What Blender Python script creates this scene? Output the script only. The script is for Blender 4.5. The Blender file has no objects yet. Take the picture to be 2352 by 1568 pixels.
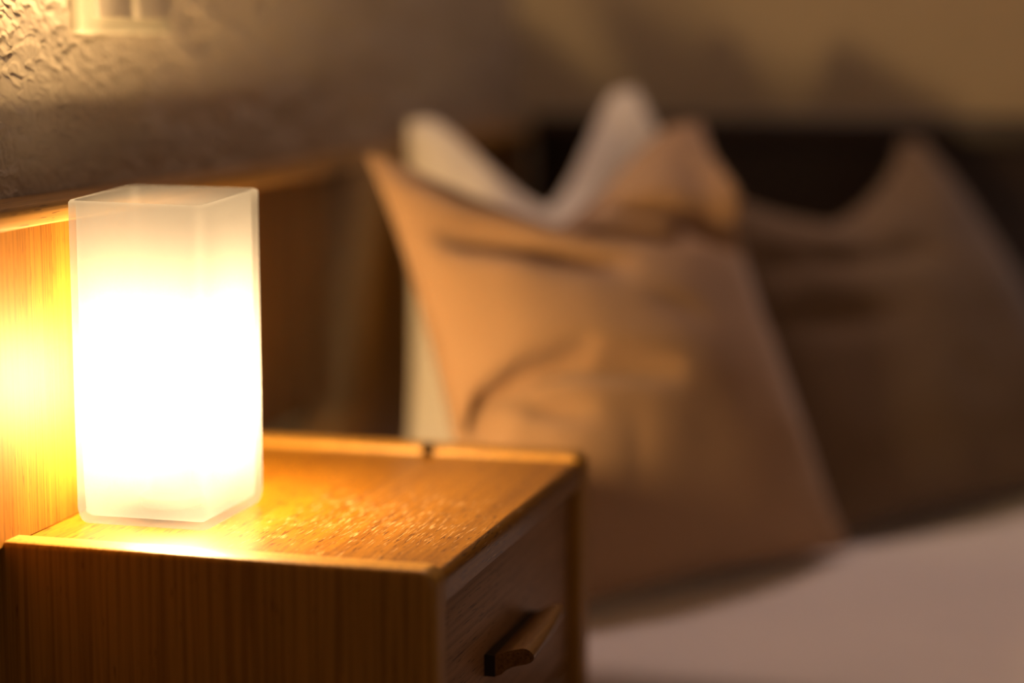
import bpy, bmesh, math, random
import numpy as np
from mathutils import Vector

S = bpy.context.scene
COL = S.collection
Z0 = 0.55                      # height of the nightstand top above the floor

# ------------------------------------------------------------------ camera
cam_d = bpy.data.cameras.new('camera')
cam = bpy.data.objects.new('camera', cam_d)
COL.objects.link(cam)
cam.location = (0.676, 0.0, Z0 + 0.3259)
cam.rotation_euler = (math.radians(90 - 8.133), 0, math.radians(15.603))
cam_d.sensor_width = 36.0
cam_d.lens = 4800.0 / 2352.0 * 36.0
cam_d.clip_start = 0.02
cam_d.dof.use_dof = True
cam_d.dof.focus_distance = 1.395
cam_d.dof.aperture_fstop = 1.35
S.camera = cam

# ------------------------------------------------------------------ world, lights, exposure
w = bpy.data.worlds.new('world')
S.world = w
w.use_nodes = True
w.node_tree.nodes['Background'].inputs[0].default_value = (0.0, 0.0, 0.0, 1)
w.node_tree.nodes['Background'].inputs[1].default_value = 0.0

LAMP_COL = (1.0, 0.62, 0.26)
BULB = 1500.0                  # radiance of the bulb in the bedside lamp
BULB_R = 0.022

ld = bpy.data.lights.new('ceiling_light', 'AREA')
ld.shape = 'DISK'; ld.size = 0.26
ld.energy = 10.5
ld.color = (1.0, 0.72, 0.64)
lo = bpy.data.objects.new('ceiling_light', ld)
COL.objects.link(lo)
lo.location = (0.10, 2.44, 2.42)

wd = bpy.data.lights.new('room_fill_light', 'AREA')   # added stand-in for dim unseen room light; the walls have no window
wd.shape = 'RECTANGLE'; wd.size = 1.2; wd.size_y = 1.3
wd.energy = 8.5; wd.color = (1.0, 0.68, 0.58)
wo = bpy.data.objects.new('room_fill_light', wd)
COL.objects.link(wo)
wo.location = (2.95, -1.0, 1.30); wo.rotation_euler = (math.radians(90), 0, math.radians(52))

vs = S.view_settings
vs.view_transform = 'Standard'; vs.look = 'None'
vs.exposure = 0.0; vs.gamma = 1.0; vs.use_curve_mapping = False
S.cycles.use_denoising = True
S.cycles.sample_clamp_indirect = 12.0
S.cycles.max_bounces = 7
S.cycles.diffuse_bounces = 4
S.cycles.transparent_max_bounces = 16
S.cycles.caustics_reflective = False
S.cycles.caustics_refractive = False

# ------------------------------------------------------------------ helpers
def link(o, parent=None):
    COL.objects.link(o)
    if parent is not None:
        o.parent = parent
    return o

def mesh_obj(name, verts, faces, mat, parent=None, smooth=False, loc=(0, 0, 0)):
    me = bpy.data.meshes.new(name)
    me.from_pydata([tuple(map(float, v)) for v in verts], [], faces)
    me.update()
    if smooth:
        me.polygons.foreach_set('use_smooth', [True] * len(me.polygons))
    if mat:
        me.materials.append(mat)
    o = bpy.data.objects.new(name, me)
    o.location = loc
    return link(o, parent)

def bm_obj(name, bm, mat, parent=None, smooth=None, loc=(0, 0, 0)):
    me = bpy.data.meshes.new(name)
    bmesh.ops.recalc_face_normals(bm, faces=bm.faces)
    bm.to_mesh(me); bm.free()
    if mat:
        me.materials.append(mat)
    o = bpy.data.objects.new(name, me)
    o.location = loc
    link(o, parent)
    if smooth:
        me.polygons.foreach_set('use_smooth', [True] * len(me.polygons))
        me.set_sharp_from_angle(angle=math.radians(smooth))
    return o

def box_bm(x0, x1, y0, y1, z0, z1, bevel=0.0, seg=2):
    bm = bmesh.new()
    bmesh.ops.create_cube(bm, size=1.0)
    for v in bm.verts:
        v.co.x = x0 if v.co.x < 0 else x1
        v.co.y = y0 if v.co.y < 0 else y1
        v.co.z = z0 if v.co.z < 0 else z1
    if bevel > 0:
        bmesh.ops.bevel(bm, geom=list(bm.edges), offset=bevel, segments=seg, profile=0.5, affect='EDGES')
    return bm

def box(name, x0, x1, y0, y1, z0, z1, mat, parent=None, bevel=0.0, seg=2):
    return bm_obj(name, box_bm(x0, x1, y0, y1, z0, z1, bevel, seg), mat, parent, 35 if bevel else None)

def extrude_poly(pts, axis, a0, a1, bevel=0.0, seg=3):
    """pts: 2d polygon; axis 'y': pts are (x,z); axis 'x': (y,z)"""
    bm = bmesh.new()
    def mk(p, a):
        return (p[0], a, p[1]) if axis == 'y' else (a, p[0], p[1])
    va = [bm.verts.new(mk(p, a0)) for p in pts]
    vb = [bm.verts.new(mk(p, a1)) for p in pts]
    n = len(pts)
    bm.faces.new(va); bm.faces.new(vb[::-1])
    for i in range(n):
        bm.faces.new((va[i], vb[i], vb[(i + 1) % n], va[(i + 1) % n]))
    bmesh.ops.recalc_face_normals(bm, faces=bm.faces)
    if bevel > 0:
        caps = [f for f in bm.faces if len(f.verts) == n]
        ed = list({e for f in caps for e in f.edges})
        bmesh.ops.bevel(bm, geom=ed, offset=bevel, segments=seg, profile=0.5, affect='EDGES')
    return bm

def lathe_bm(profile, n=32, cx=0.0, cy=0.0):
    bm = bmesh.new(); rings = []
    for r, z in profile:
        if r < 1e-6:
            rings.append([bm.verts.new((cx, cy, z))])
        else:
            rings.append([bm.verts.new((cx + r * math.cos(2 * math.pi * k / n), cy + r * math.sin(2 * math.pi * k / n), z)) for k in range(n)])
    for a, b in zip(rings, rings[1:]):
        for k in range(n):
            k2 = (k + 1) % n
            if len(a) == 1:
                bm.faces.new((a[0], b[k], b[k2]))
            elif len(b) == 1:
                bm.faces.new((a[k], b[0], a[k2]))
            else:
                bm.faces.new((a[k], b[k], b[k2], a[k2]))
    return bm

def thing(name, label, cat, loc=(0, 0, 0), group=None):
    o = bpy.data.objects.new(name, None)
    o.empty_display_size = 0.05
    o.location = loc
    link(o)
    return tag(o, label, cat, group)

def tag(o, label, cat, group=None):
    o['label'] = label; o['category'] = cat
    if group:
        o['group'] = group
    return o

def struct(o):
    o['kind'] = 'structure'
    return o

def vnoise(shape, cells, rng):
    """smooth value noise on a grid (bicubic-ish), range about 0..1"""
    ny, nx = shape; cy, cx = cells
    g = rng.random((int(cy) + 4, int(cx) + 4))
    def axis(n, c):
        t = np.linspace(0, c, n, endpoint=False); i = t.astype(int); f = t - i
        f = f * f * f * (f * (f * 6 - 15) + 10)
        return i, f
    iy, fy = axis(ny, cy); ix, fx = axis(nx, cx)
    a = g[iy][:, ix]; b = g[iy][:, ix + 1]; c = g[iy + 1][:, ix]; d = g[iy + 1][:, ix + 1]
    fx = fx[None, :]; fy = fy[:, None]
    return (a * (1 - fx) + b * fx) * (1 - fy) + (c * (1 - fx) + d * fx) * fy

# ------------------------------------------------------------------ materials
class NT:
    def __init__(self, name):
        self.m = bpy.data.materials.new(name); self.m.use_nodes = True
        self.t = self.m.node_tree; self.n = self.t.nodes; self.n.clear()
        self.out = self.n.new('ShaderNodeOutputMaterial')
    def add(self, kind, **kw):
        nd = self.n.new('ShaderNode' + kind)
        for k, v in kw.items():
            if k.startswith('i_'):
                key = k[2:]
                key = int(key) if key.isdigit() else key.replace('_', ' ')
                nd.inputs[key].default_value = v
            else:
                setattr(nd, k, v)
        return nd
    def link(self, a, ao, b, bi):
        self.t.links.new(a.outputs[ao], b.inputs[bi])
    def ramp(self, stops):
        r = self.add('ValToRGB'); e = r.color_ramp.elements
        e[0].position, e[0].color = stops[0][0], (*stops[0][1], 1)
        e[1].position, e[1].color = stops[-1][0], (*stops[-1][1], 1)
        for p, c in stops[1:-1]:
            x = e.new(p); x.color = (*c, 1)
        return r

def plain(name, col, rough=0.5, bump=None, spec=0.5, coat=0.0):
    t = NT(name)
    p = t.add('BsdfPrincipled')
    p.inputs['Base Color'].default_value = (*col, 1)
    p.inputs['Roughness'].default_value = rough
    p.inputs['Specular IOR Level'].default_value = spec
    p.inputs['Coat Weight'].default_value = coat
    t.link(p, 0, t.out, 0)
    if bump:
        sc, dist, st = bump
        tc = t.add('TexCoord')
        nz = t.add('TexNoise', i_Scale=sc, i_Detail=4.0, i_Roughness=0.6)
        t.link(tc, 'Object', nz, 'Vector')
        b = t.add('Bump', i_Strength=st, i_Distance=dist)
        t.link(nz, 0, b, 'Height'); t.link(b, 0, p, 'Normal')
    return t.m

def wood(name, axis, dark, light, rough=0.4, coat=0.0, coat_rough=0.12, pore=(0.5, 0.62), wear=None, fine=1.0, spec=0.5):
    """grain runs along `axis` (0,1,2)"""
    t = NT(name)
    p = t.add('BsdfPrincipled')
    tc = t.add('TexCoord')
    def mapped(lo, hi):
        mp = t.add('Mapping'); s = [hi, hi, hi]; s[axis] = lo
        mp.inputs['Scale'].default_value = s
        t.link(tc, 'Object', mp, 'Vector'); return mp
    m1 = mapped(2.2, 26 * fine)
    n1 = t.add('TexNoise', i_Scale=1.0, i_Detail=5.0, i_Roughness=0.62, i_Distortion=0.6)
    t.link(m1, 0, n1, 'Vector')
    mid = tuple((a + b) / 2 for a, b in zip(dark, light))
    r1 = t.ramp([(0.30, dark), (0.5, mid), (0.70, light)])
    t.link(n1, 0, r1, 0)
    # fine stripes
    m2 = mapped(5.0, 330 * fine)
    n2 = t.add('TexNoise', i_Scale=1.0, i_Detail=2.0, i_Roughness=0.5)
    t.link(m2, 0, n2, 'Vector')
    r2 = t.ramp([(0.34, (0.62, 0.55, 0.45)), (0.6, (1.08, 1.06, 1.04))])
    t.link(n2, 0, r2, 0)
    mx = t.add('MixRGB', blend_type='MULTIPLY', i_Fac=0.75)
    t.link(r1, 0, mx, 1); t.link(r2, 0, mx, 2)
    # short dark pores
    m3 = mapped(60.0, 760 * fine)
    n3 = t.add('TexNoise', i_Scale=1.0, i_Detail=1.0, i_Roughness=0.4)
    t.link(m3, 0, n3, 'Vector')
    r3 = t.ramp([(pore[1], (1, 1, 1)), (pore[1] + 0.07, (0.32, 0.24, 0.16))])
    t.link(n3, 0, r3, 0)
    mx2 = t.add('MixRGB', blend_type='MULTIPLY', i_Fac=0.85)
    t.link(mx, 0, mx2, 1); t.link(r3, 0, mx2, 2)
    last = mx2
    rough_src = None
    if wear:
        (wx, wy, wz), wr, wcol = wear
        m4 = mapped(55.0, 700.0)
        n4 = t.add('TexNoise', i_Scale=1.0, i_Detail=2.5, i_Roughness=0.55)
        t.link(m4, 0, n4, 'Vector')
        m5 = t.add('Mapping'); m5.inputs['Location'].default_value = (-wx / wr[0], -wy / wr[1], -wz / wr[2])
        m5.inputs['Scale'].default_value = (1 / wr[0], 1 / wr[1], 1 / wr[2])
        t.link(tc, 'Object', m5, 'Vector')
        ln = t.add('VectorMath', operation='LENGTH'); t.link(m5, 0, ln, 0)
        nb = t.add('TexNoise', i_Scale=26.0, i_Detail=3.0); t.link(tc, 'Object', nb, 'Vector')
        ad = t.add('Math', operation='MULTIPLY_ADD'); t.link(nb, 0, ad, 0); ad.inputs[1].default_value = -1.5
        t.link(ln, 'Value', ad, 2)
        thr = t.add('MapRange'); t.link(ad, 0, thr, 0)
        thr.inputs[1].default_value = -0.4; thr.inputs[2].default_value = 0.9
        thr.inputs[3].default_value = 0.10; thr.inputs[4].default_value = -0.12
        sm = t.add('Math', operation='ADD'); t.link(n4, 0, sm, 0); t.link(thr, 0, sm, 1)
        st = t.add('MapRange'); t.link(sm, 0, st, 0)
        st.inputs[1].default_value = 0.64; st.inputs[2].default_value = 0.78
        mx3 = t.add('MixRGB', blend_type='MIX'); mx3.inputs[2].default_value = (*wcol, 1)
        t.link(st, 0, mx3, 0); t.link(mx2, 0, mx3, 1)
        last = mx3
    t.link(last, 0, p, 'Base Color')
    p.inputs['Roughness'].default_value = rough
    p.inputs['Specular IOR Level'].default_value = spec
    p.inputs['Coat Weight'].default_value = coat
    p.inputs['Coat Roughness'].default_value = coat_rough
    b = t.add('Bump', i_Strength=0.25, i_Distance=0.0006)
    t.link(n2, 0, b, 'Height'); t.link(b, 0, p, 'Normal')
    t.link(p, 0, t.out, 0)
    return t.m

def fabric(name, col, col2, weave=900.0, rough=0.9, sheen=0.25):
    t = NT(name)
    p = t.add('BsdfPrincipled')
    tc = t.add('TexCoord')
    n = t.add('TexNoise', i_Scale=6.0, i_Detail=4.0); t.link(tc, 'Object', n, 'Vector')
    r = t.ramp([(0.3, col), (0.7, col2)]); t.link(n, 0, r, 0); t.link(r, 0, p, 'Base Color')
    p.inputs['Roughness'].default_value = rough
    p.inputs['Specular IOR Level'].default_value = 0.15
    p.inputs['Sheen Weight'].default_value = sheen
    p.inputs['Sheen Roughness'].default_value = 0.5
    wv = t.add('TexNoise', i_Scale=weave, i_Detail=1.0); t.link(tc, 'Object', wv, 'Vector')
    b = t.add('Bump', i_Strength=0.15, i_Distance=0.0004); t.link(wv, 0, b, 'Height'); t.link(b, 0, p, 'Normal')
    t.link(p, 0, t.out, 0)
    return t.m

def plaster(name, c1, c2, bump=0.25):
    t = NT(name)
    p = t.add('BsdfPrincipled')
    tc = t.add('TexCoord')
    n = t.add('TexNoise', i_Scale=9.0, i_Detail=5.0); t.link(tc, 'Object', n, 'Vector')
    r = t.ramp([(0.3, c1), (0.7, c2)]); t.link(n, 0, r, 0); t.link(r, 0, p, 'Base Color')
    p.inputs['Roughness'].default_value = 0.9
    p.inputs['Specular IOR Level'].default_value = 0.2
    f = t.add('TexNoise', i_Scale=420.0, i_Detail=5.0, i_Roughness=0.65); t.link(tc, 'Object', f, 'Vector')
    b = t.add('Bump', i_Strength=bump, i_Distance=0.0012); t.link(f, 0, b, 'Height'); t.link(b, 0, p, 'Normal')
    t.link(p, 0, t.out, 0)
    return t.m

OAK_D, OAK_L = (0.30, 0.125, 0.014), (0.46, 0.21, 0.028)
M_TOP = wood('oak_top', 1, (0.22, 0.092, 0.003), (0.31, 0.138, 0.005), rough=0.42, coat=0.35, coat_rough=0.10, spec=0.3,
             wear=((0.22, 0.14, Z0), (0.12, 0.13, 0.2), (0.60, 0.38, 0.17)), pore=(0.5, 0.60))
M_EDGE = wood('oak_edge', 1, (0.26, 0.125, 0.02), (0.34, 0.17, 0.03), rough=0.32, coat=0.3)
M_SIDE = wood('oak_side', 2, (0.36, 0.190, 0.030), (0.44, 0.240, 0.042), rough=0.42, spec=0.3, pore=(0.5, 0.72))
M_DRAW = wood('oak_drawer', 1, (0.32, 0.175, 0.075), (0.39, 0.22, 0.10), rough=0.45)
M_PANEL = wood('panel_veneer', 2, (0.16, 0.068, 0.006), (0.235, 0.105, 0.011), rough=0.6, spec=0.11, pore=(0.5, 0.66), fine=1.3)
M_PANEL2 = wood('panel_veneer_bed', 2, (0.16, 0.080, 0.016), (0.22, 0.115, 0.026), rough=0.4)
M_RAIL = wood('rail_oak', 1, (0.22, 0.11, 0.02), (0.31, 0.165, 0.034), rough=0.4)
M_HANDLE = wood('handle_oak', 1, (0.17, 0.085, 0.02), (0.26, 0.13, 0.03), rough=0.35)
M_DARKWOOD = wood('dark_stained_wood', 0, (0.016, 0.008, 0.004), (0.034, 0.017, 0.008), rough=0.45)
M_SPACER = plain('dark_block', (0.016, 0.008, 0.006), 0.6, (300, 0.0005, 0.2))
M_HOLE = plain('dark_plug', (0.006, 0.004, 0.002), 0.9, (300, 0.0005, 0.2), spec=0.02)
M_PLASTER = plaster('rough_plaster', (0.47, 0.42, 0.35), (0.54, 0.48, 0.40))
M_PLASTER2 = plaster('smooth_plaster', (0.44, 0.37, 0.25), (0.49, 0.41, 0.28), 0.1)
M_SWITCH = plain('switch_plastic', (0.44, 0.42, 0.34), 0.35, (900, 0.0002, 0.05))
M_SWITCH2 = plain('switch_rocker_plastic', (0.42, 0.38, 0.33), 0.35, (900, 0.0002, 0.05))
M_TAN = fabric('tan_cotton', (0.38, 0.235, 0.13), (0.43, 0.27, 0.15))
M_TAN_SHADE = fabric('tan_cotton_shade', (0.150, 0.095, 0.052), (0.175, 0.112, 0.062))  # the tan cotton again, darkened in colour to stand for shade
M_WHITE = fabric('cream_cotton', (0.80, 0.74, 0.62), (0.85, 0.79, 0.67))
M_SHEET = fabric('white_sheet', (0.74, 0.70, 0.70), (0.80, 0.75, 0.74))
M_FLOOR = wood('floor_wood', 0, (0.16, 0.08, 0.03), (0.24, 0.13, 0.05), rough=0.4)
M_CEIL = plaster('ceiling_plaster', (0.66, 0.63, 0.58), (0.70, 0.67, 0.62), 0.1)
M_HOLDER = plain('lamp_holder_plastic', (0.22, 0.21, 0.19), 0.5, (500, 0.0003, 0.05))

# ------------------------------------------------------------------ room shell
XW, YB = -0.042, 2.585         # left wall, back wall
XR, YF, H = 3.1, -1.6, 2.45
def slab(name, x0, x1, y0, y1, z0, z1, mat):
    return struct(box(name, x0, x1, y0, y1, z0, z1, mat))
slab('floor', XW - 0.12, XR + 0.12, YF - 0.12, YB + 0.12, -0.1, 0.0, M_FLOOR)
slab('ceiling', XW - 0.12, XR + 0.12, YF - 0.12, YB + 0.12, H, H + 0.1, M_CEIL)
slab('wall_back', XW - 0.12, XR + 0.12, YB, YB + 0.12, 0.0, H, M_PLASTER2)
slab('wall_right', XR, XR + 0.12, YF, YB, 0.0, H, M_PLASTER2)
slab('wall_front', XW - 0.12, XR + 0.12, YF - 0.12, YF, 0.0, H, M_PLASTER2)

def plaster_wall():
    y_a, y_b, z_a, z_b = 0.45, YB, Z0 + 0.18, Z0 + 1.0
    ys = np.concatenate([np.linspace(YF, y_a, 6)[:-1], np.arange(y_a, 1.18, 0.0030), np.arange(1.18, 1.90, 0.0011), np.arange(1.90, YB, 0.0035), [YB]])
    zs = np.concatenate([np.linspace(0, z_a, 4)[:-1], np.arange(z_a, Z0 + 0.385, 0.0009), np.arange(Z0 + 0.385, z_b, 0.0032), np.linspace(z_b + 0.02, H, 8)])
    ny, nz = len(ys), len(zs)
    def fld(cy, cz, seed):                      # value noise in world space, cells in metres
        gy = np.clip((Y + WY - YF) / cy, 0, None); gz = np.clip((Zg + WZ) / cz, 0, None)
        g_ = np.random.default_rng(seed).random((int(gz.max()) + 3, int(gy.max()) + 3))
        iy, iz = gy.astype(int), gz.astype(int); fy, fz_ = gy - iy, gz - iz
        fy = fy * fy * fy * (fy * (fy * 6 - 15) + 10); fz_ = fz_ * fz_ * fz_ * (fz_ * (fz_ * 6 - 15) + 10)
        top = g_[iz, iy] * (1 - fy) + g_[iz, iy + 1] * fy
        bot = g_[iz + 1, iy] * (1 - fy) + g_[iz + 1, iy + 1] * fy
        return top * (1 - fz_) + bot * fz_
    Y, Zg = np.meshgrid(ys, zs); WY = WZ = 0.0
    w1, w2, w3, w4 = fld(0.021, 0.013, 21), fld(0.019, 0.012, 22), fld(0.008, 0.005, 23), fld(0.008, 0.005, 24)
    WY, WZ = 0.016 * (w1 - 0.5) + 0.006 * (w3 - 0.5), 0.010 * (w2 - 0.5) + 0.004 * (w4 - 0.5) + 0.25 * (Y - 1.4)
    a = fld(0.026, 0.011, 1); b = fld(0.0085, 0.0042, 2); c = fld(0.0042, 0.0022, 3); wrp = fld(0.05, 0.03, 4); g = fld(0.014, 0.006, 6)
    ridged = 1 - np.abs(2 * b - 1)
    pits = np.clip((0.42 - (0.5 * g + 0.5 * fld(0.007, 0.0036, 5))) / 0.12, 0, 1)
    h = 0.0014 * a + 0.0013 * ridged * (0.4 + wrp) + 0.0006 * c - 0.0013 * pits
    fade = np.clip((ys - y_a) / 0.03, 0, 1) * np.clip((y_b - ys) / 0.01, 0, 1)
    fz = np.clip((zs - z_a) / 0.02, 0, 1) * np.clip((z_b - zs) / 0.15, 0, 1)
    h = (h - 0.002) * fade[None, :] * fz[:, None]
    co = np.stack([XW + h, Y, Zg], -1).reshape(-1, 3)
    i = np.arange(nz - 1)[:, None] * ny + np.arange(ny - 1)[None, :]
    q = np.stack([i, i + 1, i + ny + 1, i + ny], -1).reshape(-1, 4)
    me = bpy.data.meshes.new('wall_left')
    me.vertices.add(len(co)); me.vertices.foreach_set('co', co.ravel())
    me.loops.add(q.size); me.loops.foreach_set('vertex_index', q.ravel().astype(np.int32))
    me.polygons.add(len(q)); me.polygons.foreach_set('loop_start', np.arange(0, q.size, 4, dtype=np.int32))
    me.update(calc_edges=True); me.validate()
    me.polygons.foreach_set('use_smooth', [True] * len(me.polygons))
    me.materials.append(M_PLASTER)
    o = bpy.data.objects.new('wall_left', me); link(o); struct(o)
    return o
plaster_wall()

# wood panelling along the left wall: lamp side proud, bed side set back
SEAM = 1.792
wp = thing('wall_panelling', 'orange oak panelling with a capping rail on the wall behind the lit lamp', 'panelling', (0, 1.0, 0))
def ploc(o):
    o.location = (0, -1.0, 0); return o
ploc(box('panel', XW + 0.004, 0.0, 0.2, SEAM, Z0 + 0.0004, Z0 + 0.208, M_PANEL, wp, 0.0008))
ploc(box('lower_panel', XW + 0.004, -0.022, 0.2, SEAM, 0.0, Z0 - 0.0002, M_PANEL2, wp, 0.0015))
p2_ = ploc(box('panel', XW + 0.004, -0.020, SEAM, YB - 0.03, 0.0, Z0 + 0.208, M_PANEL2, wp, 0.0015))
# capping rail: rounded front lower edge overhanging a little
pts = [(XW + 0.001, Z0 + 0.206), (0.002, Z0 + 0.206), (0.0045, Z0 + 0.2075), (0.005, Z0 + 0.210), (0.004, Z0 + 0.2175), (0.001, Z0 + 0.2205), (XW + 0.001, Z0 + 0.2205)]
ploc(bm_obj('top_rail', extrude_poly(pts, 'y', 0.2, SEAM), M_RAIL, wp, 40))
pts2 = [(x - (0.016 if x > -0.02 else 0), z) for x, z in pts]
ploc(bm_obj('top_rail', extrude_poly(pts2, 'y', SEAM, YB - 0.03), M_RAIL, wp, 40))

# dark headboard panel on the back wall
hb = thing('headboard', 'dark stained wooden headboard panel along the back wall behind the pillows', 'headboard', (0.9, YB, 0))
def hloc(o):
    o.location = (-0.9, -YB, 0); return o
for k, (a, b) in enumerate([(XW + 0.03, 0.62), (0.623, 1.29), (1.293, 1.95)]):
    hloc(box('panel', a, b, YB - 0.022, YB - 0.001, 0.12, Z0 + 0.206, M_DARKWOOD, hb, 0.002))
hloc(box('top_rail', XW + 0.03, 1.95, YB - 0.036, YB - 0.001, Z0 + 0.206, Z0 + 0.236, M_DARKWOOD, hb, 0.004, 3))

# light switch
sw = thing('light_switch', 'cream double rocker light switch on the rough plaster wall above the lamp', 'light switch', (XW, 1.461, Z0 + 0.373))
def sloc(o):
    o.location = (-XW, -1.461, -(Z0 + 0.373)); return o
bm = box_bm(XW - 0.001, XW + 0.010, 1.384, 1.536, Z0 + 0.3325, Z0 + 0.4135, 0.0035, 3)
sloc(bm_obj('frame', bm, M_SWITCH, sw, 35))
for y0, y1 in ((1.401, 1.455), (1.468, 1.522)):
    a = XW + 0.0145
    pr = [(XW + 0.006, Z0 + 0.3445), (a + 0.001, Z0 + 0.3445), (a - 0.001, Z0 + 0.373), (a - 0.002, Z0 + 0.401), (XW + 0.006, Z0 + 0.401)]
    sloc(bm_obj('rocker', extrude_poly(pr, 'y', y0, y1, 0.0012, 2), M_SWITCH2, sw, 35))

# ------------------------------------------------------------------ nightstand
NX, NY = 0.15, 1.39
ns = thing('nightstand', 'orange oak nightstand with one drawer standing against the panelled wall', 'nightstand', (NX, NY, 0))
def nloc(o):
    o.location = (-NX, -NY, 0); return o
Y1, Y2 = 1.189, 1.597          # outer faces
TH = 0.025
XF = 0.295
def side_profile():
    z1 = Z0 + 0.0045; r = 0.011
    pts = [(-0.016, 0.0), (XF, 0.0)]
    for k in range(7):
        a = math.pi / 2 * k / 6
        pts.append((XF - r + r * math.cos(a), z1 - r + r * math.sin(a)))
    pts.append((-0.016, z1))
    return pts
nloc(bm_obj('side_panel', extrude_poly(side_profile(), 'y', Y1, Y1 + TH, 0.0042, 4), M_SIDE, ns, 60))
nloc(bm_obj('side_panel', extrude_poly(side_profile(), 'y', Y2 - 0.030, Y2, 0.0042, 4), M_SIDE, ns, 60))
# top board, rounded front edge (grain along y); mesh kept in local coords so that wear sits where it is
rt = 0.010
tp = [(-0.015, Z0 - 0.022), (XF - 0.004, Z0 - 0.022), (XF - 0.001, Z0 - 0.020), (XF - 0.001, Z0 - rt)]
for k in range(1, 7):
    a = math.pi / 2 * k / 6
    tp.append((XF - 0.001 - rt * 0.5 + rt * 0.5 * math.cos(a), Z0 - rt + rt * math.sin(a)))
tp.append((-0.015, Z0))
o = bm_obj('top_board', extrude_poly([(x, z) for x, z in tp], 'y', Y1 + TH - 0.001 - Y1, Y2 - 0.029 - Y1), M_TOP, ns, 40)
o.location = (-NX, Y1 - NY, 0)
# drawer
dr = nloc(box('drawer', 0.265, 0.285, Y1 + TH + 0.001, Y2 - 0.031, Z0 - 0.160, Z0 - 0.0245, M_DRAW, ns, 0.0015))
# handle, profile read in the x-z plane, loses depth towards its far end
hp = [(0.2928, -0.0879), (0.2968, -0.0866), (0.302, -0.0848), (0.307, -0.0832), (0.3122, -0.0820), (0.3150, -0.0822), (0.3175, -0.0834),
      (0.3196, -0.0855), (0.3204, -0.0875), (0.3200, -0.0896), (0.3180, -0.0915), (0.3150, -0.0929), (0.3100, -0.0942), (0.3050, -0.0957),
      (0.3005, -0.0983), (0.2972, -0.1016), (0.2928, -0.1032)]
vs_, fs_ = [], []
NS = 9
for k in range(NS):
    f = k / (NS - 1); y = 1.3293 + (1.447 - 1.3293) * f; s = 1.0 - 0.32 * f ** 1.4
    for x, z in hp:
        vs_.append((0.2928 + (x - 0.2928) * s, y, Z0 + z))
n = len(hp)
for k in range(NS - 1):
    for i in range(n):
        j = (i + 1) % n
        fs_.append((k * n + i, k * n + j, (k + 1) * n + j, (k + 1) * n + i))
fs_.append(tuple(range(n))[::-1]); fs_.append(tuple((NS - 1) * n + i for i in range(n)))
hd = mesh_obj('handle', vs_, fs_, M_HANDLE, dr, True)
hd.data.set_sharp_from_angle(angle=math.radians(40))
sp = box('handle_block', 0.2845, 0.2929, 1.3290, 1.4465, Z0 - 0.1036, Z0 - 0.0885, M_SPACER, dr, 0.0003, 1)
sp['label'] = 'dark block behind the wooden handle'
# rail under the drawer, lower shelf, back
nloc(box('lower_rail', 0.262, 0.287, Y1 + TH + 0.0005, Y2 - 0.0305, Z0 - 0.188, Z0 - 0.163, M_EDGE, ns, 0.002))
nloc(box('shelf', 0.02, 0.282, Y1 + TH + 0.0005, Y2 - 0.0305, 0.10, 0.118, M_EDGE, ns, 0.001))
nloc(box('back_panel', 0.006, 0.014, Y1 + TH + 0.0005, Y2 - 0.0305, 0.06, Z0 - 0.023, M_SIDE, ns))
# small dark plug in the top of the far side panel
nloc(bm_obj('plug', lathe_bm([(0, 0.0075 + Z0), (0.0035, 0.0078 + Z0), (0.0045, 0.0068 + Z0), (0.0045, Z0 + 0.0005)], 16, 0.168, 1.567), M_HOLE, ns, 40))

# ------------------------------------------------------------------ bedside lamp
LX0, LX1, LY0, LY1 = 0.0125, 0.1125, 1.2635, 1.3640
LCX, LCY = (LX0 + LX1) / 2, (LY0 + LY1) / 2
lamp = thing('table_lamp', 'lit square frosted glass table lamp on the nightstand', 'lamp', (LCX, LCY, Z0))
HX, HY = (LX1 - LX0) / 2, (LY1 - LY0) / 2

t = NT('frosted_glass')
GT, GA = 0.50, 0.043
tr = t.add('BsdfTransparent'); tr.inputs[0].default_value = (1, 1, 1, 1)
tl = t.add('BsdfTranslucent'); tl.inputs[0].default_value = (GA, GA * 1.05, GA * 1.22, 1)
df = t.add('BsdfDiffuse'); df.inputs[0].default_value = (GA, GA * 1.05, GA * 1.22, 1)
ad = t.add('AddShader'); t.link(tl, 0, ad, 0); t.link(df, 0, ad, 1)
mx = t.add('MixShader', i_0=1 - GT); t.link(tr, 0, mx, 1); t.link(ad, 0, mx, 2)
t.link(mx, 0, t.out, 0)
M_GLASS = t.m
t = NT('bulb_glow')
em = t.add('Emission'); em.inputs[0].default_value = (*LAMP_COL, 1); em.inputs[1].default_value = BULB
t.link(em, 0, t.out, 0)
M_BULB = t.m

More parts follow.
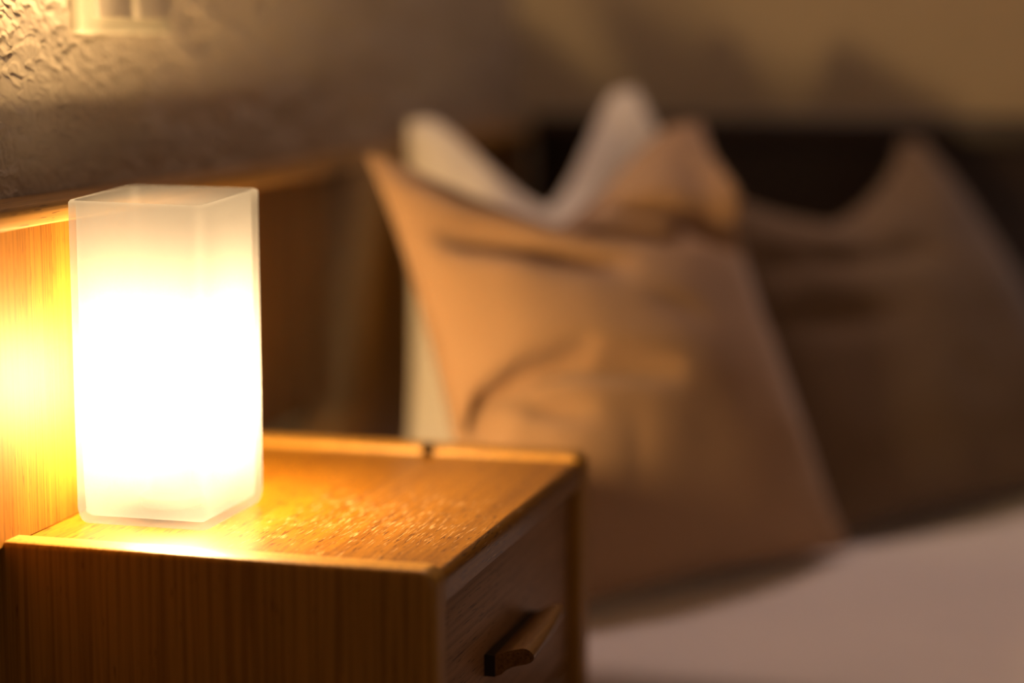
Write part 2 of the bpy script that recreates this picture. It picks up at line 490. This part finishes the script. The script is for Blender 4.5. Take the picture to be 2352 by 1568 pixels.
def ring(hx, hy, r, seg=6):
    out = []
    for cx, cy, a0 in ((1, 1, 0), (-1, 1, 90), (-1, -1, 180), (1, -1, 270)):
        for k in range(seg + 1):
            a = math.radians(a0 + 90 * k / seg)
            out.append((cx * (hx - r) + r * math.cos(a), cy * (hy - r) + r * math.sin(a)))
    return out
TOPZ = {(-1, -1): 0.2215, (1, -1): 0.2195, (1, 1): 0.2250, (-1, 1): 0.2255}
def topz(x, y):
    u = (x / HX + 1) / 2; v = (y / HY + 1) / 2
    u = min(1, max(0, u)); v = min(1, max(0, v))
    return (TOPZ[(-1, -1)] * (1 - u) + TOPZ[(1, -1)] * u) * (1 - v) + (TOPZ[(-1, 1)] * (1 - u) + TOPZ[(1, 1)] * u) * v
def glass_bm():
    bm = bmesh.new(); rings = []
    G = 0.0042
    spec = []  # (inset, z or fraction, corner r)
    for ins, z in ((0.0065, 0.0004), (0.0042, 0.0012), (0.0022, 0.0032), (0.0010, 0.0062), (0.0005, 0.0085), (0.0, 0.011)):
        spec.append((ins, z, None))
    for f in (0.15, 0.3, 0.45, 0.6, 0.75, 0.88, 0.95, 0.993):
        spec.append((-0.0004 * f, None, f))
    spec.append((0.0008, None, 1.0)); spec.append((G - 0.0008, None, 1.0)); spec.append((G, None, 0.993))
    for f in (0.95, 0.85, 0.7, 0.5, 0.3, 0.12):
        spec.append((G, None, f))
    spec.append((G + 0.001, 0.0080, None)); spec.append((G + 0.004, 0.0056, None))
    for ins, z, f in spec:
        pr = ring(HX - ins, HY - ins, max(0.003, 0.0085 - ins * 0.8))
        rings.append([bm.verts.new((x, y, z if f is None else 0.011 + (topz(x, y) - 0.011) * f)) for x, y in pr])
    m = len(rings[0])
    for a, b in zip(rings, rings[1:]):
        for k in range(m):
            bm.faces.new((a[k], a[(k + 1) % m], b[(k + 1) % m], b[k]))
    bm.faces.new(rings[0][::-1]); bm.faces.new(rings[-1])
    return bm
bm_obj('glass_shade', glass_bm(), M_GLASS, lamp, 50)
bm_obj('bulb_holder', lathe_bm([(0, 0.0075), (0.022, 0.0075), (0.022, 0.014), (0.014, 0.018), (0.014, 0.047), (0.022, 0.049), (0.0225, 0.051), (0.014, 0.053), (0.013, 0.057), (0, 0.057)], 32), M_HOLDER, lamp, 40)  # flange below the bulb added to shade the tabletop nearby
bp = [(r_, z_ - 0.009) for r_, z_ in ((0.0, 0.0661), (0.012, 0.0662), (0.014, 0.072), (0.0205, 0.082), (0.0235, 0.093), (BULB_R + 0.002, 0.104), (0.0235, 0.115), (0.020, 0.125), (0.013, 0.1325), (0.006, 0.1355), (0.0, 0.136))]
bm_obj('bulb', lathe_bm(bp, 24), M_BULB, lamp, 60)

# ------------------------------------------------------------------ bed and mattress
BZ = Z0 - 0.18
bed = thing('bed', 'wooden bed frame under the white mattress along the back wall', 'bed', (1.0, 2.07, 0))
def bloc(o):
    o.location = (-1.0, -2.07, 0); return o
bloc(box('side_rail', 0.02, 1.98, 1.625, 1.65, 0.07, 0.195, M_SIDE, bed, 0.003))
bloc(box('side_rail', 0.02, 1.98, 2.50, 2.525, 0.07, 0.195, M_SIDE, bed, 0.003))
bloc(box('head_rail', 0.0, 0.02, 1.625, 2.525, 0.07, 0.195, M_SIDE, bed, 0.003))
bloc(box('foot_rail', 1.98, 2.005, 1.625, 2.525, 0.07, 0.195, M_SIDE, bed, 0.003))
for x0 in (0.03, 1.93):
    for y0 in (1.652, 2.448):
        bloc(box('leg', x0, x0 + 0.05, y0, y0 + 0.05, 0.0, 0.165, M_SIDE, bed, 0.003))
bloc(box('slat_base', 0.021, 1.979, 1.651, 2.499, 0.180, 0.195, M_SIDE, bed))

def mattress():
    x0, x1, y0, y1, z0, z1 = -0.012, 2.0, 1.607, 2.535, 0.1955, BZ
    r = 0.028; nx, ny = 150, 90
    rng = np.random.default_rng(5)
    def axis(a, b, n):
        t_ = np.linspace(0, 1, n); t_ = 0.5 - 0.5 * np.cos(np.pi * t_) * (0.55) - 0.45 * (0.5 - t_)
        t_ = (t_ - t_[0]) / (t_[-1] - t_[0]); return a + (b - a) * t_
    xs, ys = axis(x0, x1, nx), axis(y0, y1, ny)
    und = 0.010 * (vnoise((ny, nx), (3, 5), rng) - 0.5) + 0.006 * (vnoise((ny, nx), (6, 12), rng) - 0.5)
    V, F = [], []
    for j in range(ny):
        for i in range(nx):
            dx = min(xs[i] - x0, x1 - xs[i]); dy = min(ys[j] - y0, y1 - ys[j])
            d = 0.0
            for q in (dx, dy):
                if q < r:
                    d += r - math.sqrt(max(0, r * r - (r - q) ** 2))
            e = min(1, min(dx, dy) / 0.06)
            V.append((xs[i], ys[j], z1 - min(d, 1.6 * r) + und[j, i] * e))
    for j in range(ny - 1):
        for i in range(nx - 1):
            F.append((j * nx + i, j * nx + i + 1, (j + 1) * nx + i + 1, (j + 1) * nx + i))
    # skirt to the bottom
    loop = [i for i in range(nx)] + [j * nx + nx - 1 for j in range(1, ny)] + [(ny - 1) * nx + i for i in range(nx - 2, -1, -1)] + [j * nx for j in range(ny - 2, 0, -1)]
    base = len(V)
    for k in loop:
        V.append((V[k][0], V[k][1], z0))
    L = len(loop)
    for a in range(L):
        b = (a + 1) % L
        F.append((loop[b], loop[a], base + a, base + b))
    F.append(tuple(base + a for a in range(L))[::-1])
    o = mesh_obj('mattress', V, F, M_SHEET, None, True)
    o.data.set_sharp_from_angle(angle=math.radians(60))
    return tag(o, 'mattress covered with a smooth white bed sheet under the pillows', 'mattress')
mattress()

# ------------------------------------------------------------------ pillows
def seg_dist(U, V, poly, au, av):
    """distance in metres (approx) from the points (U,V) to a polyline in uv; also the parameter along it"""
    best = np.full(U.shape, 1e9); par = np.zeros(U.shape); n = len(poly) - 1
    for i in range(n):
        (u0, v0), (u1, v1) = poly[i], poly[i + 1]
        du, dv = (u1 - u0) * au, (v1 - v0) * av
        pu, pv = (U - u0) * au, (V - v0) * av
        t_ = np.clip((pu * du + pv * dv) / (du * du + dv * dv), 0, 1)
        d = np.hypot(pu - t_ * du, pv - t_ * dv)
        m = d < best
        best = np.where(m, d, best); par = np.where(m, (i + t_) / n, par)
    return best, par

def pillow(name, corners, T, mat, label, cat='pillow', chop=0.0, chop_u=0.0, chop_w=0.95, sides=(0.05, 0.05, 0.05), front=(), N=88, seed=1, group=None, flat=0.45, seam=True, chop_p=1.0):
    BL, BR, TR, TL = [Vector(c) for c in corners]
    n3 = ((BR - BL).cross(TL - BL)).normalized()
    au = ((BR - BL).length + (TR - TL).length) / 4; av = ((TL - BL).length + (TR - BR).length) / 4
    g = np.linspace(-1, 1, N)
    g = np.sign(g) * (1 - (1 - np.abs(g)) ** 1.25)       # denser at the rim
    U, V = np.meshgrid(g, g)
    kl, kr, kb = sides
    k_side = np.where(U < 0, kl, kr)
    u2 = U * (1 - k_side * (1 - V ** 2) * np.abs(U) ** 2)
    v2 = V + np.where(V < 0, kb * (1 - U ** 2) * V ** 2, 0)
    cm = np.clip(1 - np.abs(U - chop_u) / chop_w, 0, 1)
    cm = (cm * cm * (3 - 2 * cm) * 0.45 + cm * 0.55) ** chop_p
    v2 = v2 - chop * cm * np.clip((V + 0.1) / 1.1, 0, 1) ** 2.2
    t_ = T * (np.clip((1 - U ** 2) * (1 - V ** 2), 0, 1)) ** flat
    t_ = t_ * (1 - 0.35 * (chop > 0) * cm * np.clip(V, 0, 1) ** 2)
    rng = np.random.default_rng(seed)
    rim = np.clip((1 - np.abs(U)) * (1 - np.abs(V)) * 12, 0, 1)
    wr = 0.010 * (vnoise((N, N), (4, 4), rng) - 0.5) + 0.005 * (vnoise((N, N), (9, 9), rng) - 0.5)
    tf = t_ + wr * rim
    tb = t_ * 0.9 + 0.6 * wr[::-1] * rim
    for poly, depth, width in front:
        d, par = seg_dist(U, V, poly, au, av)
        env = np.clip(np.sin(np.pi * np.clip(par * 0.86 + 0.07, 0, 1)), 0, 1) ** 0.6
        tf = tf + depth * np.exp(-(d / width) ** 2) * env * np.clip(rim + 0.15, 0, 1)
    def pos(t):
        P = []
        for a, b, c in zip(u2.ravel().tolist(), v2.ravel().tolist(), t.ravel().tolist()):
            p = ((1 - a) * (1 - b) * BL + (1 + a) * (1 - b) * BR + (1 + a) * (1 + b) * TR + (1 - a) * (1 + b) * TL) / 4
            P.append(p + n3 * float(c))
        return P
    Vt = pos(tf); F = []
    for j in range(N - 1):
        for i in range(N - 1):
            F.append((j * N + i, j * N + i + 1, (j + 1) * N + i + 1, (j + 1) * N + i))
    back = pos(-tb); idx = {}
    for j in range(N):
        for i in range(N):
            k = j * N + i
            if i in (0, N - 1) or j in (0, N - 1):
                idx[k] = k
            else:
                idx[k] = len(Vt); Vt.append(back[k])
    for j in range(N - 1):
        for i in range(N - 1):
            q = (j * N + i, (j + 1) * N + i, (j + 1) * N + i + 1, j * N + i + 1)
            F.append(tuple(idx[k] for k in q))
    base = (BL + BR) / 2
    root = thing(name, label, cat, tuple(base), group)
    cover = mesh_obj('cover', [v - base for v in Vt], F, mat, root, True)
    # sewn seam around the rim
    loop = list(range(N)) + [j * N + N - 1 for j in range(1, N)] + [(N - 1) * N + i for i in range(N - 2, -1, -1)] + [j * N for j in range(N - 2, 0, -1)]
    if seam:
        pts = [Vt[k] - base for k in loop]; L = len(pts); r = 0.0022; m = 5
        cen = sum(pts, Vector()) / L
        sv, sf = [], []
        for a in range(L):
            tg = (pts[(a + 1) % L] - pts[a - 1]).normalized()
            o1 = n3; o2 = tg.cross(n3).normalized()
            for q in range(m):
                an = 2 * math.pi * q / m
                sv.append(pts[a] + (o1 * math.cos(an) + o2 * math.sin(an)) * r)
        for a in range(L):
            b = (a + 1) % L
            for q in range(m):
                q2 = (q + 1) % m
                sf.append((a * m + q, b * m + q, b * m + q2, a * m + q2))
        mesh_obj('seam', sv, sf, mat, root, True)
    return root

def Zr(p):
    return (p[0], p[1], p[2] + Z0)

pillow('pillow', [Zr(p) for p in [(0.190, 1.652, -0.168), (0.451, 2.048, -0.172), (0.276, 2.156, 0.242), (0.046, 1.777, 0.230)]],
       0.082, M_TAN, 'tan cotton pillow with two pointed ears, nearest the nightstand', chop=0.43, chop_u=-0.12, chop_w=0.95,
       sides=(0.10, 0.06, 0.04), seed=3, flat=0.6,
       front=[([(-0.966, 0.94), (-0.70, 0.90), (-0.27, 0.82), (0.0, 0.66), (0.27, 0.48), (0.72, 0.38)], -0.026, 0.011),
              ([(0.17, 0.78), (0.47, 0.56), (0.83, 0.38)], -0.030, 0.015),
              ([(0.98, 0.98), (0.90, 0.70), (0.80, 0.46)], 0.030, 0.028),
              ([(-0.88, 0.60), (-0.55, 0.55), (-0.11, 0.38)], -0.026, 0.018),
              ([(-0.98, -0.26), (-0.86, -0.14), (-0.68, -0.08), (-0.44, -0.05)], -0.040, 0.013),
              ([(-0.50, -0.09), (-0.28, -0.115), (-0.05, -0.17)], -0.022, 0.012),
              ([(-0.74, -0.20), (-0.52, -0.27)], -0.018, 0.010),
              ([(0.0, 0.15), (0.25, 0.02)], -0.006, 0.014),
              ([(-0.75, -0.45), (-0.3, -0.5)], 0.012, 0.05)])
pillow('pillow', [Zr(p) for p in [(0.034, 1.890, -0.172), (0.370, 2.185, -0.172), (0.188, 2.246, 0.274), (-0.010, 2.062, 0.243)]],
       0.060, M_WHITE, 'cream white pillow standing behind the tan pillow with ears showing', chop=0.52, chop_u=0.0, chop_w=0.82,
       sides=(0.06, -0.14, 0.04), seed=8, N=64)
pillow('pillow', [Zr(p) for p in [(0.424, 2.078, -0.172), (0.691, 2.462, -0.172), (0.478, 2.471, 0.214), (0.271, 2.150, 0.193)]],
       0.060, M_TAN_SHADE, 'second tan pillow, its colour darkened as shade, farthest from the lamp', chop=0.40, chop_u=-0.12, chop_w=0.92, chop_p=0.55,
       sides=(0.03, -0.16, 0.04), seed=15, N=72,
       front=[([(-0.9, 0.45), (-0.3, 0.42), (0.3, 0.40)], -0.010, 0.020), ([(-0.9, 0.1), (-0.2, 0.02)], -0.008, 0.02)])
